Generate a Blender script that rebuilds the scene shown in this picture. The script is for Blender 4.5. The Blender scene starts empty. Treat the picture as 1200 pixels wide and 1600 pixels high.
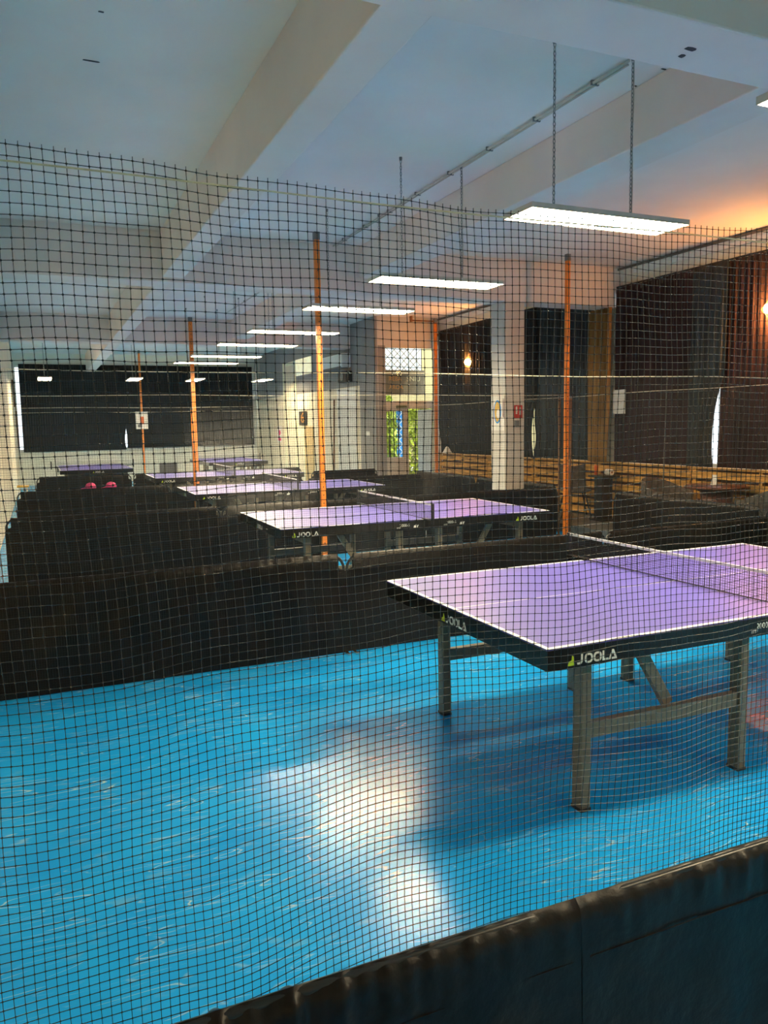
import bpy, math, random
from mathutils import Vector, Matrix
random.seed(7)
PI = math.pi
sc = bpy.context.scene
col = sc.collection

# ------------------------------------------------------------------ camera
F_PX, PITCH, YAW, ROLL = 1217.0, -0.11142956, 0.41375203, -0.017349644
CAM = Vector((-1.73717633, -2.41943573, 1.62983424))
Fv = Vector((math.sin(YAW)*math.cos(PITCH), math.cos(YAW)*math.cos(PITCH), math.sin(PITCH)))
Rv = Vector((math.cos(YAW), -math.sin(YAW), 0)); Uv = Rv.cross(Fv)
R2 = Rv*math.cos(ROLL) + Uv*math.sin(ROLL); U2 = Uv*math.cos(ROLL) - Rv*math.sin(ROLL)
cd = bpy.data.cameras.new('camera'); cam = bpy.data.objects.new('camera', cd); col.objects.link(cam)
cd.sensor_fit = 'VERTICAL'; cd.sensor_height = 24.0; cd.lens = 24.0*F_PX/1600.0
cd.clip_start = 0.05; cd.clip_end = 200
m = Matrix.Identity(4)
for i in range(3):
    m[i][0] = R2[i]; m[i][1] = U2[i]; m[i][2] = -Fv[i]; m[i][3] = CAM[i]
cam.matrix_world = m
sc.camera = cam

# ------------------------------------------------------------------ light and exposure
sc.view_settings.view_transform = 'Standard'; sc.view_settings.look = 'None'
sc.view_settings.gamma = 1.0; sc.view_settings.use_curve_mapping = False
sc.view_settings.exposure = 2.14
SKY = .75
PANEL_W = 24.0           # radiance of the lamp diffusers
w = bpy.data.worlds.new('world'); sc.world = w; w.use_nodes = True
nt = w.node_tree; nt.nodes.clear()
out = nt.nodes.new('ShaderNodeOutputWorld'); bg = nt.nodes.new('ShaderNodeBackground')
bg.inputs['Color'].default_value = (0.86, 0.93, 1.0, 1); bg.inputs['Strength'].default_value = SKY
nt.links.new(bg.outputs[0], out.inputs[0])
sd = bpy.data.lights.new('sun', 'SUN'); sd.energy = 1.5; sd.angle = 0.01; sd.color = (1, .9, .72)
so = bpy.data.objects.new('sun', sd); col.objects.link(so)
so.rotation_euler = Vector((0.55, -0.35, 0.9)).to_track_quat('Z', 'Y').to_euler()

# ------------------------------------------------------------------ materials
def mat(name, base, rough=.6, metal=0.0, var=.08, scale=8.0, bump=0.0, bscale=40.0, emit=None, estr=0.0,
        stretch=None, spec=.5, var2=None, coat=0.0):
    mt = bpy.data.materials.new(name); mt.use_nodes = True
    t = mt.node_tree; b = t.nodes['Principled BSDF']
    b.inputs['Roughness'].default_value = rough; b.inputs['Metallic'].default_value = metal
    b.inputs['Specular IOR Level'].default_value = spec
    if coat: b.inputs['Coat Weight'].default_value = coat
    tc = t.nodes.new('ShaderNodeTexCoord'); mp = t.nodes.new('ShaderNodeMapping')
    if stretch: mp.inputs['Scale'].default_value = stretch
    t.links.new(tc.outputs['Object'], mp.inputs[0])
    n = t.nodes.new('ShaderNodeTexNoise'); n.inputs['Scale'].default_value = scale; n.inputs['Detail'].default_value = 4
    t.links.new(mp.outputs[0], n.inputs['Vector'])
    r = t.nodes.new('ShaderNodeValToRGB')
    c2 = var2 if var2 else tuple(max(0, min(1, c*(1+var*2))) for c in base)
    c1 = tuple(max(0, c*(1-var*2)) for c in base)
    r.color_ramp.elements[0].position = .3; r.color_ramp.elements[1].position = .7
    r.color_ramp.elements[0].color = (*c1, 1); r.color_ramp.elements[1].color = (*c2, 1)
    t.links.new(n.outputs['Fac'], r.inputs[0]); t.links.new(r.outputs[0], b.inputs['Base Color'])
    if bump:
        n2 = t.nodes.new('ShaderNodeTexNoise'); n2.inputs['Scale'].default_value = bscale; n2.inputs['Detail'].default_value = 5
        t.links.new(mp.outputs[0], n2.inputs['Vector'])
        bp = t.nodes.new('ShaderNodeBump'); bp.inputs['Strength'].default_value = bump; bp.inputs['Distance'].default_value = .02
        t.links.new(n2.outputs['Fac'], bp.inputs['Height']); t.links.new(bp.outputs[0], b.inputs['Normal'])
    if emit:
        b.inputs['Emission Color'].default_value = (*emit, 1); b.inputs['Emission Strength'].default_value = estr
    return mt

M = {}
M['ceiling'] = mat('ceiling_paint', (.86, .80, .76), .85, var=.03, scale=.8, bump=.08, bscale=12)
M['beam'] = mat('beam_paint', (.82, .74, .69), .8, var=.03, scale=1.2, bump=.06, bscale=10)
M['cream'] = mat('cream_plaster', (.80, .72, .55), .75, var=.04, scale=1.5, bump=.1, bscale=20)
M['white_wall'] = mat('white_plaster', (.78, .79, .70), .75, var=.04, scale=1.5, bump=.1, bscale=20)
M['grey_wall'] = mat('grey_plaster', (.30, .29, .28), .8, var=.04, scale=1.5, bump=.1, bscale=20)
M['column'] = mat('column_paint', (.62, .58, .52), .6, var=.04, scale=2, bump=.05, bscale=18)
M['white'] = mat('white_paint', (.82, .82, .78), .45, var=.02)
M['black_fabric'] = mat('black_nylon', (.0078, .0045, .0028), .38, var=.2, scale=3, bump=.5, bscale=9, spec=.28)
M['tube_black'] = mat('black_tube', (.02, .02, .02), .3, .2, var=.1)
M['steel'] = mat('bright_steel', (.62, .63, .62), .25, 1.0, var=.08, scale=20)
M['zinc'] = mat('zinc_chain', (.30, .30, .29), .4, .9, var=.15, scale=60)
M['table_black'] = mat('black_lacquer_apron', (.012, .011, .010), .28, var=.1, spec=.4)
M['leg'] = mat('grey_powder_coat', (.20, .155, .10), .42, .1, var=.06, scale=30)
M['white_line'] = mat('white_line_paint', (.85, .84, .78), .45, var=.02)
M['net_black'] = mat('black_net_cord', (.012, .012, .016), .5, var=.1)
M['net_plastic'] = mat('dark_net_plastic', (.012, .013, .012), .25, var=.15, scale=30, spec=.6)
M['rope'] = mat('pale_cord', (.62, .55, .36), .5, var=.1, scale=60)
M['wire'] = mat('pale_wire', (.70, .62, .46), .4, .0, var=.1, scale=60)
M['orange'] = mat('orange_pole_paint', (.78, .22, .03), .38, var=.1, scale=12)
M['grey_cap'] = mat('grey_cap', (.18, .18, .18), .5, var=.05)
M['lamp_body'] = mat('lamp_housing', (.62, .56, .48), .4, .2, var=.04)
M['wood'] = mat('slatted_pine', (.62, .32, .07), .5, var=.28, scale=3, stretch=(8, 1, 8), bump=.15, bscale=14)
M['wood_dark'] = mat('dark_timber', (.12, .045, .03), .35, var=.2, scale=4, stretch=(2, 8, 8))
M['cur_black'] = mat('black_curtain', (.010, .010, .012), .75, var=.2, scale=5, bump=.2)
M['cur_maroon'] = mat('maroon_curtain', (.030, .011, .015), .8, var=.25, scale=4, stretch=(1, 1, .2), bump=.2)
M['cur_grey'] = mat('slate_curtain', (.028, .038, .046), .75, var=.35, scale=5, stretch=(1, 2, .15), bump=.2)
M['cur_ochre'] = mat('ochre_curtain', (.32, .17, .045), .7, var=.2, scale=5, stretch=(1, 1, .2), bump=.2)
M['paper'] = mat('white_paper', (.85, .82, .76), .7, var=.02)
M['red'] = mat('red_sign', (.50, .03, .03), .5, var=.05)
M['green_logo'] = mat('lime_print', (.55, .72, .02), .5, var=.02)
M['logo'] = mat('pale_print', (.78, .77, .70), .5, var=.02)
M['pink'] = mat('pink_fabric', (.80, .06, .22), .7, var=.1)
M['grey_fabric'] = mat('grey_upholstery', (.09, .085, .08), .8, var=.2, scale=20, bump=.2)
M['yellow'] = mat('yellow_top', (.70, .42, .06), .45, var=.1)
M['platform'] = mat('grey_lino', (.12, .14, .15), .35, var=.12, scale=4)
M['dark'] = mat('dark_plastic', (.02, .02, .02), .5, var=.1)
M['brown'] = mat('brown_wood', (.20, .09, .04), .5, var=.2, scale=10)
M['straw'] = mat('straw_paint', (.62, .44, .20), .6, var=.05)
M['facade'] = mat('pale_yellow_facade', (.42, .34, .16), .8, var=.05, scale=2)
M['blue_panel'] = mat('blue_board', (.02, .28, .75), .5, var=.05)
M['lattice'] = mat('pale_lattice', (.75, .80, .82), .5, var=.03)
M['leaf'] = mat('sunlit_leaves', (.28, .52, .03), .5, var=.4, scale=14, var2=(.75, .88, .06))
M['ground'] = mat('pale_paving', (.60, .58, .52), .8, var=.1, scale=3)
M['signboard'] = mat('taupe_signboard', (.16, .13, .08), .5, var=.08, scale=6)
M['glyph'] = mat('faded_orange_letters', (.50, .24, .06), .5, var=.05)
M['glyph_pale'] = mat('faded_pale_letters', (.55, .48, .30), .5, var=.05)
M['olive'] = mat('olive_box', (.06, .08, .02), .5, var=.1)
M['orange_cup'] = mat('orange_plastic', (.80, .16, .04), .4, var=.05)
M['speck'] = mat('ceiling_speck', (.05, .05, .05), .8, var=.2)
M['moulding'] = mat('dark_trim', (.13, .11, .09), .5, var=.1)
M['panel_glow'] = mat('lamp_diffuser', (.9, .9, .85), .5, emit=(1.0, .81, .50), estr=PANEL_W)
M['amber'] = mat('amber_bulb', (.9, .5, .1), .4, emit=(1.0, .40, .09), estr=95)
M['lit_pane'] = mat('lit_pane', (.86, .84, .60), .5, emit=(1, .92, .56), estr=.13)
M['lit_cream'] = mat('cream_board', (.86, .84, .60), .5, var=.03)

def glass():
    mt = bpy.data.materials.new('window_glass'); mt.use_nodes = True
    t = mt.node_tree; t.nodes.clear()
    o = t.nodes.new('ShaderNodeOutputMaterial'); mx = t.nodes.new('ShaderNodeMixShader')
    tr = t.nodes.new('ShaderNodeBsdfTransparent'); gl = t.nodes.new('ShaderNodeBsdfGlossy')
    tr.inputs[0].default_value = (.93, .96, .95, 1); gl.inputs['Roughness'].default_value = .02
    lw = t.nodes.new('ShaderNodeLayerWeight'); lw.inputs[0].default_value = .12
    t.links.new(lw.outputs['Fresnel'], mx.inputs[0]); t.links.new(tr.outputs[0], mx.inputs[1])
    t.links.new(gl.outputs[0], mx.inputs[2]); t.links.new(mx.outputs[0], o.inputs[0])
    return mt
M['glass'] = glass()

def floor_mat():
    mt = bpy.data.materials.new('blue_sports_vinyl'); mt.use_nodes = True
    t = mt.node_tree; b = t.nodes['Principled BSDF']; L = t.links
    tc = t.nodes.new('ShaderNodeTexCoord')
    def noise(scale, detail=4, stretch=None, rot=0.0, dist=0.0):
        mp = t.nodes.new('ShaderNodeMapping')
        if stretch: mp.inputs['Scale'].default_value = stretch
        mp.inputs['Rotation'].default_value = (0, 0, rot)
        L.new(tc.outputs['Object'], mp.inputs[0])
        n = t.nodes.new('ShaderNodeTexNoise'); n.inputs['Scale'].default_value = scale
        n.inputs['Detail'].default_value = detail; n.inputs['Distortion'].default_value = dist
        L.new(mp.outputs[0], n.inputs['Vector']); return n
    def ramp(src, p0, p1, c0=(0, 0, 0, 1), c1=(1, 1, 1, 1)):
        r = t.nodes.new('ShaderNodeValToRGB'); e = r.color_ramp.elements
        e[0].position, e[1].position, e[0].color, e[1].color = p0, p1, c0, c1
        L.new(src, r.inputs[0]); return r
    def mix(fac, a, bcol, f=None):
        mx = t.nodes.new('ShaderNodeMix'); mx.data_type = 'RGBA'
        if isinstance(fac, float): mx.inputs['Factor'].default_value = fac
        else: L.new(fac, mx.inputs['Factor'])
        L.new(a, mx.inputs['A'])
        if isinstance(bcol, tuple): mx.inputs['B'].default_value = bcol
        else: L.new(bcol, mx.inputs['B'])
        return mx.outputs['Result']
    base = ramp(noise(2.2, 5).outputs['Fac'], .3, .7, (.007, .285, .72, 1), (.013, .355, .80, 1)).outputs[0]
    # thin scratches: edges of warped, rotated, stretched cells
    c = base
    def mul(a, bb):
        q = t.nodes.new('ShaderNodeMath'); q.operation = 'MULTIPLY'
        L.new(a, q.inputs[0]); L.new(bb, q.inputs[1]); return q.outputs[0]
    for k, (rot, sx, seed) in enumerate([(.95, 1, 0), (2.35, 1, 3), (-.30, 1, 7)]):
        mp = t.nodes.new('ShaderNodeMapping'); mp.inputs['Rotation'].default_value = (0, 0, rot)
        mp.inputs['Scale'].default_value = (1, 9, 1); mp.inputs['Location'].default_value = (seed, seed*1.7, 0)
        L.new(tc.outputs['Object'], mp.inputs[0])
        nn = t.nodes.new('ShaderNodeTexNoise'); nn.inputs['Scale'].default_value = 1.7; nn.inputs['Detail'].default_value = .6
        L.new(mp.outputs[0], nn.inputs['Vector'])
        # thin iso-line of a smooth field = long hairline scratch
        sb = t.nodes.new('ShaderNodeMath'); sb.operation = 'SUBTRACT'; L.new(nn.outputs['Fac'], sb.inputs[0]); sb.inputs[1].default_value = .5
        ab = t.nodes.new('ShaderNodeMath'); ab.operation = 'ABSOLUTE'; L.new(sb.outputs[0], ab.inputs[0])
        line = ramp(ab.outputs[0], .0, .007, (1, 1, 1, 1), (0, 0, 0, 1)).outputs[0]
        gate = ramp(noise(3.5+k, 2, rot=seed).outputs['Fac'], .50, .58).outputs[0]
        c = mix(mul(mul(line, gate), ramp(noise(1.1+k*.3, 1).outputs['Fac'], .3, .7, (0, 0, 0, 1), (1, 1, 1, 1)).outputs[0]), c, (.55, .62, .55, 1))
    # scuffed patches
    scuff = ramp(noise(7, 6, (1, 2.2, 1), .6).outputs['Fac'], .60, .78).outputs[0]
    q = t.nodes.new('ShaderNodeMath'); q.operation = 'MULTIPLY'; L.new(scuff, q.inputs[0]); q.inputs[1].default_value = .35
    c = mix(q.outputs[0], c, (.33, .44, .40, 1))
    L.new(c, b.inputs['Base Color'])
    rr = ramp(noise(5, 5).outputs['Fac'], .3, .75, (.16, .16, .16, 1), (.22, .22, .22, 1))
    L.new(rr.outputs[0], b.inputs['Roughness'])
    b.inputs['Specular IOR Level'].default_value = .26; b.inputs['Specular Tint'].default_value = (1, .84, .58, 1)
    bp = t.nodes.new('ShaderNodeBump'); bp.inputs['Strength'].default_value = .10; bp.inputs['Distance'].default_value = .02
    L.new(noise(1.6, 2).outputs['Fac'], bp.inputs['Height'])
    bp2 = t.nodes.new('ShaderNodeBump'); bp2.inputs['Strength'].default_value = .05; bp2.inputs['Distance'].default_value = .004
    L.new(noise(120, 2).outputs['Fac'], bp2.inputs['Height']); L.new(bp.outputs[0], bp2.inputs['Normal'])
    L.new(bp2.outputs[0], b.inputs['Normal'])
    return mt
M['floor'] = floor_mat()
M['table_top'] = mat('violet_blue_table_paint', (.10, .085, .42), .36, var=.03, scale=3, spec=.55, bump=.015, bscale=200)

# ------------------------------------------------------------------ mesh helpers
class MB:
    def __init__(s): s.v = []; s.f = []
    def quad(s, a, b, c, d):
        n = len(s.v); s.v += [tuple(a), tuple(b), tuple(c), tuple(d)]; s.f.append((n, n+1, n+2, n+3)); return s
    def box(s, x0, x1, y0, y1, z0, z1):
        n = len(s.v)
        s.v += [(x, y, z) for z in (z0, z1) for y in (y0, y1) for x in (x0, x1)]
        for f in ((0, 2, 3, 1), (4, 5, 7, 6), (0, 1, 5, 4), (2, 6, 7, 3), (0, 4, 6, 2), (1, 3, 7, 5)):
            s.f.append(tuple(n+i for i in f))
        return s
    def bar(s, a, b, w, h, up=(0, 0, 1)):
        a = Vector(a); b = Vector(b); d = (b-a).normalized(); up = Vector(up)
        sx = d.cross(up)
        if sx.length < 1e-4: sx = d.cross(Vector((0, 1, 0)))
        sx.normalize(); uy = sx.cross(d).normalized(); n = len(s.v)
        for p in (a, b):
            for i, j in ((-1, -1), (1, -1), (1, 1), (-1, 1)): s.v.append(tuple(p+sx*(i*w/2)+uy*(j*h/2)))
        s.f += [(n, n+1, n+2, n+3), (n+7, n+6, n+5, n+4)]
        for i in range(4): j = (i+1) % 4; s.f.append((n+i, n+4+i, n+4+j, n+j))
        return s
    def tube(s, pts, r, seg=8, closed=False, caps=True):
        pts = [Vector(p) for p in pts]; N = len(pts); n0 = len(s.v); prev = None
        rs = r if isinstance(r, (list, tuple)) else [r]*N
        for i, p in enumerate(pts):
            if closed: d = pts[(i+1) % N]-pts[i-1]
            else: d = pts[min(i+1, N-1)]-pts[max(i-1, 0)]
            d.normalize()
            if prev is None:
                a = d.cross(Vector((0, 0, 1)))
                if a.length < .1: a = d.cross(Vector((0, 1, 0)))
            else: a = prev - d*prev.dot(d)
            a.normalize(); prev = a; b = d.cross(a)
            for k in range(seg):
                t = 2*PI*k/seg + (PI/4 if seg == 4 else 0)
                s.v.append(tuple(p+(a*math.cos(t)+b*math.sin(t))*rs[i]))
        for i in range(N if closed else N-1):
            j = (i+1) % N
            for k in range(seg):
                l = (k+1) % seg; s.f.append((n0+i*seg+k, n0+i*seg+l, n0+j*seg+l, n0+j*seg+k))
        if caps and not closed:
            s.f.append(tuple(n0+k for k in range(seg))[::-1]); s.f.append(tuple(n0+(N-1)*seg+k for k in range(seg)))
        return s
    def grid(s, fn, nu, nv, flip=False):
        n = len(s.v)
        for j in range(nv+1):
            for i in range(nu+1): s.v.append(tuple(fn(i/nu, j/nv)))
        for j in range(nv):
            for i in range(nu):
                a = n+j*(nu+1)+i; q = (a, a+1, a+nu+2, a+nu+1)
                s.f.append(q[::-1] if flip else q)
        return s
    def lathe(s, prof, c=(0, 0, 0), seg=20):
        n = len(s.v); c = Vector(c)
        for r, z in prof:
            for k in range(seg):
                t = 2*PI*k/seg; s.v.append((c.x+r*math.cos(t), c.y+r*math.sin(t), c.z+z))
        for i in range(len(prof)-1):
            for k in range(seg):
                l = (k+1) % seg; s.f.append((n+i*seg+k, n+i*seg+l, n+(i+1)*seg+l, n+(i+1)*seg+k))
        s.f.append(tuple(n+k for k in range(seg))[::-1]); s.f.append(tuple(n+(len(prof)-1)*seg+k for k in range(seg)))
        return s
    def poly(s, pts3, thick):
        """flat polygon (list of 3-D points) extruded by the vector thick"""
        n = len(s.v); k = len(pts3); th = Vector(thick)
        s.v += [tuple(p) for p in pts3] + [tuple(Vector(p)+th) for p in pts3]
        s.f.append(tuple(range(n, n+k))[::-1]); s.f.append(tuple(range(n+k, n+2*k)))
        for i in range(k): j = (i+1) % k; s.f.append((n+i, n+j, n+k+j, n+k+i))
        return s
    def build(s, name, m, parent=None, smooth=False, bevel=0.0, solid=0.0, loc=None):
        me = bpy.data.meshes.new(name); me.from_pydata(s.v, [], s.f); me.update()
        me.materials.append(M[m] if isinstance(m, str) else m)
        if smooth: me.polygons.foreach_set('use_smooth', [True]*len(me.polygons))
        o = bpy.data.objects.new(name, me); col.objects.link(o)
        if parent: o.parent = parent
        if loc: o.location = loc
        if bevel:
            bm = o.modifiers.new('bevel', 'BEVEL'); bm.width = bevel; bm.segments = 2; bm.limit_method = 'ANGLE'
        if solid:
            sm = o.modifiers.new('solid', 'SOLIDIFY'); sm.thickness = solid; sm.offset = 0
        return o
def tag(o, label=None, cat=None, group=None, kind=None):
    if label: o['label'] = label
    if cat: o['category'] = cat
    if group: o['group'] = group
    if kind: o['kind'] = kind
    return o
def empty(name, loc=(0, 0, 0), rz=0.0):
    o = bpy.data.objects.new(name, None); col.objects.link(o); o.location = loc; o.rotation_euler = (0, 0, rz)
    o.empty_display_size = .1; return o
def children(o): return [c for c in bpy.data.objects if c.parent == o]
def copy_tree(o, parent=None):
    c = o.copy(); col.objects.link(c); c.parent = parent
    for ch in children(o): copy_tree(ch, c)
    return c
def struct(name, mb, m, parent=None, **k):
    o = mb.build(name, m, parent, **k)
    if not parent: o['kind'] = 'structure'
    return o
def smooth01(t): t = max(0., min(1., t)); return t*t*(3-2*t)

# ------------------------------------------------------------------ setting
CZ = 3.93
XL, XR, YB, YF = -2.32, 6.50, -6.0, 23.30
XI, YD = 4.95, 13.10      # inner corner of the entrance block
struct('floor', MB().box(XL, XR+.3, YB, YF+.3, -.12, 0), 'floor')
struct('ceiling', MB().box(XL-.2, XR+.3, YB, YF+.3, CZ, CZ+.15), 'ceiling')
struct('wall_left', MB().box(XL-.2, XL, YB, YF+.3, 0, CZ), 'cream')

def wall_open(u0, u1, z1, ops, mk):
    """boxes of a wall from u0..u1, 0..z1 with openings (a,b,za,zb)"""
    b = MB(); cur = u0
    for a, e, za, zb in sorted(ops):
        if a > cur: mk(b, cur, a, 0, z1)
        if za > 0: mk(b, a, e, 0, za)
        if zb < z1: mk(b, a, e, zb, z1)
        cur = e
    if cur < u1: mk(b, cur, u1, 0, z1)
    return b
WZ0, WZ1 = 0.98, 3.60
near_win = (1.2, 7.15, WZ0, WZ1); mid_win = (7.75, 12.95, WZ0, WZ1)
struct('wall_right', wall_open(YB, YD+.2, CZ, [near_win, mid_win], lambda b, a, e, za, zb: b.box(XR, XR+.3, a, e, za, zb)), 'white_wall')
struct('wall_back', MB().box(XL, XR+.3, YB-.2, YB, 0, CZ), 'white_wall')
far_win = (-2.30, 4.90, 1.02, 3.56)
struct('wall_far', wall_open(XL, XI+.2, CZ, [far_win], lambda b, a, e, za, zb: b.box(a, e, YF, YF+.3, za, zb)), 'white_wall')
# entrance block: wall facing the courts on its long side, door wall on the short side
struct('wall_inner', MB().box(XI, XI+.2, YD+.9, YF, 0, 2.52), 'cream')
struct('wall_inner_upper', MB().box(XI, XI+.2, YD+.9, YF, 2.52, CZ), 'grey_wall').name = 'wall_upper'  # dark shadow high on this wall is put into its grey colour
struct('wall_pier', MB().box(XI-.02, XI+.22, YD, YD+.9, 0, CZ), 'grey_wall')
struct('wall_door', wall_open(XI+.2-.2, XR, CZ, [(4.99, 6.40, 0, 3.32)], lambda b, a, e, za, zb: b.box(max(a, XI+.03), e, YD-.01, YD+.14, za, zb)), 'column')

def window(name, axis, u0, u1, z0, z1, n, pos):
    w_ = empty(name); w_['kind'] = 'structure'
    fb = MB(); gb = MB(); t = .05
    def bx(b, a, e, za, zb, d0, d1):
        if axis == 'x': b.box(pos+d0, pos+d1, a, e, za, zb)
        else: b.box(a, e, pos+d0, pos+d1, za, zb)
    bx(fb, u0, u1, z0, z0+t, .08, .16); bx(fb, u0, u1, z1-t, z1, .08, .16)
    for i in range(n+1):
        u = u0+(u1-u0)*i/n; bx(fb, max(u0, u-t/2), min(u1, u+t/2), z0, z1, .08, .16)
    bx(gb, u0+t/2, u1-t/2, z0+t, z1-t, .115, .125)
    fb.build('window_frame', 'white', w_); gb.build('pane', 'glass', w_)
    sb = MB(); bx(sb, u0-.0, u1+.0, z0-.03, z0+.002, -.03, .08); sb.build('window_sill', 'white', w_)
    return w_
window('window_1', 'x', *near_win, 4, XR); window('window_2', 'x', *mid_win, 4, XR); window('window_3', 'y', *far_win, 5, YF)

# ceiling beams
struct('trim_1', MB().box(XL, XR, .35, .75, 3.37, CZ), 'beam', bevel=.01)
struct('trim_2', MB().box(XL, XR, 7.23, 7.63, 3.35, CZ), 'beam', bevel=.01)
struct('trim_3', MB().box(XL, XI, 14.57, 14.97, 3.39, CZ), 'beam', bevel=.01)
for k, (a, e) in enumerate([(YB, .349), (.751, 7.229), (7.631, 14.569), (14.971, YF)]):
    struct('trim_%d' % (4+k), MB().box(-.30, -.05, a, e, 3.40, CZ), 'beam', bevel=.01)
for k, (a, e) in enumerate([(YB, .349), (.751, 7.229), (7.631, 14.569)]):
    struct('trim_%d' % (8+k), MB().box(2.20, 2.56, a, e, 3.53, CZ), 'beam', bevel=.01)
# cornice moulding above the right hand windows
for k, (a, e) in enumerate([(.751, 7.229), (7.631, YD-.02)]):
    b = MB().box(XR-.05, XR, a, e, 3.86, 3.885).box(XR-.03, XR, a, e, 3.80, 3.86)
    struct('trim_%d' % (11+k), b, 'white')
    struct('trim_%d' % (13+k), MB().box(XR-.07, XR, a, e, 3.886, 3.915), 'moulding')
    struct('trim_%d' % (15+k), MB().box(XR-.09, XR, a, e, 3.545, 3.60), 'moulding')
struct('trim_17', MB().box(XR-.012, XR, 7.16, 7.228, 3.3, 3.86), 'white')
# free standing column under the second cross beam
struct('trim_18', MB().box(4.44, 4.77, 7.24, 7.62, 0, 3.349), 'column', bevel=.012)
# grey raised strip beside the windows
struct('trim_19', MB().box(5.33, XR, YB, YD-.02, 0.0, .12), 'platform')

# ---- entrance door
d = empty('door_1', (0, 0, 0)); d['kind'] = 'structure'
y0, y1 = YD+.02, YD+.10
fb = MB().box(4.99, 5.03, y0, y1, 0, 3.32).box(6.36, 6.40, y0, y1, 0, 3.32).box(5.03, 6.36, y0, y1, 3.28, 3.32)
fb.box(5.03, 6.36, y0, y1, 1.97, 2.14)
fb.build('door_frame', 'column', d)
lf = MB().box(5.03, 5.72, y0+.02, y1-.02, 0, .92).box(5.03, 5.72, y0+.02, y1-.02, 1.92, 1.97)
lf.box(5.60, 5.72, y0+.02, y1-.02, .92, 1.92)
leaf = lf.build('door_leaf', 'column', d)
bb = MB()
for i in range(6): bb.bar((5.06+i*.108, YD+.09, .92), (5.06+i*.108, YD+.09, 1.92), .016, .016)
bb.build('window_bars', 'dark', leaf)
MB().box(5.03, 5.60, YD+.055, YD+.06, .92, 1.92).build('pane', 'glass', leaf)
MB().box(5.03, 6.36, YD+.06, YD+.066, 2.14, 3.28).build('transom_pane', 'glass', d)
op = empty('open_leaf'); op.parent = d
MB().box(6.315, 6.355, YD+.10, YD+.78, .02, 1.96).build('leaf_board', 'white', op)
MB().box(5.42, 5.66, YD-.02, YD+.02, 1.985, 2.05).build('door_closer', 'olive', d)
struct('trim_20', MB().box(6.42, 6.495, YD-.04, YD-.011, 0, 3.35), 'white')

# ---- inner doorway on the long wall of the entrance block
d = empty('door_2', (0, 0, 0)); d['kind'] = 'structure'
fb = MB().box(XI-.035, XI-.001, 19.75, 19.95, 0, 3.45).box(XI-.035, XI-.001, 18.75, 18.87, 0, 3.45).box(XI-.035, XI-.001, 18.87, 19.75, 3.35, 3.45)
fb.build('door_frame', 'lit_cream', d)
MB().box(XI-.022, XI-.001, 18.87, 19.75, 0, 3.35).build('door_leaf', 'cream', d)
d = empty('door_3', (0, 0, 0)); d['kind'] = 'structure'
MB().box(XI-.03, XI-.001, 14.25, 15.45, 0, 2.50).build('door_leaf', 'white', d, bevel=.006)
MB().box(XI-.045, XI-.03, 15.30, 15.36, 1.0, 1.14).build('door_handle', 'steel', d)
d = empty('door_4', (0, 0, 0)); d['kind'] = 'structure'
MB().box(XI-.03, XI-.001, 17.35, 18.05, 0, 1.62).build('door_leaf', 'straw', d, bevel=.006)
MB().box(XI-.04, XI-.001, 18.05, 18.15, 0, 1.62).build('door_frame', 'lit_cream', d)

# ---- world outside the door
struct('ground', MB().box(4.0, 16.0, YD+.16, 30, -.3, -.02), 'ground')
tag(MB().box(3, 22, 26, 26.4, -.3, 7).build('facade_wall', 'facade'), 'pale yellow building wall seen through the glass above the door', 'building')
def bush(loc, size, n, label, seed):
    r = random.Random(seed); b = MB()
    for i in range(n):
        th = r.uniform(0, 2*PI); ph = math.acos(r.uniform(-1, 1)); rad = r.uniform(.45, 1)**.6
        c = Vector((math.cos(th)*math.sin(ph)*size[0], math.sin(th)*math.sin(ph)*size[1], size[2]+math.cos(ph)*size[2]))*1
        c.x *= rad; c.y *= rad
        a = Vector((r.uniform(-1, 1), r.uniform(-1, 1), r.uniform(-1, 1))).normalized(); e = a.cross(Vector((r.uniform(-1, 1), r.uniform(-1, 1), 1))).normalized()
        l = r.uniform(.07, .15)
        b.quad(c-a*l, c-e*l*.4, c+a*l, c+e*l*.4)
    o = empty('leafy_bush', loc); b.build('foliage', 'leaf', o)
    st = MB()
    for k in range(5):
        st.tube([(0, 0, 0), (r.uniform(-.3, .3)*size[0], r.uniform(-.3, .3)*size[1], size[2]*1.2)], [.03, .012], 6)
    st.build('stem', 'brown', o)
    tag(o, label, 'bush', 'bushes outside the entrance')
bush((8.45, 18.2, -.02), (1.35, .9, 1.08), 3600, 'sunlit green bush outside the open doorway', 1)
bush((5.95, 15.9, -.02), (.70, .7, 1.25), 2600, 'yellow green bush behind the barred window of the door leaf', 2)
bush((7.95, 19.9, -.02), (.5, .5, 1.45), 1800, 'taller lime green bush at the left end of the hanging signboard', 3)
# blue lattice fence strip
o = empty('lattice_panel', (6.86, 15.9, -.02)); b = MB().box(-.15, .15, 0, .03, 0, 2.12); b.build('blue_board', 'blue_panel', o)
b = MB()
for i in range(-1, 11):
    z = i*.2
    for s in (-1, 1):
        za, zb = z, z+.3
        x0, x1 = -.15*s, .15*s
        def cl(xa, za, xb, zb):
            if za < 0: t = (0-za)/(zb-za); xa += (xb-xa)*t; za = 0
            if zb > 2.12: t = (2.12-za)/(zb-za); xb = xa+(xb-xa)*t; zb = 2.12
            return xa, za, xb, zb
        xa, za, xb, zb = cl(x0, za, x1, zb)
        if zb > za: b.bar((xa, -.01, za), (xb, -.01, zb), .018, .02, (0, 1, 0))
b.build('lattice', 'lattice', o)
tag(o, 'tall blue board with white diamond lattice outside the open doorway', 'fence panel')
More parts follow.
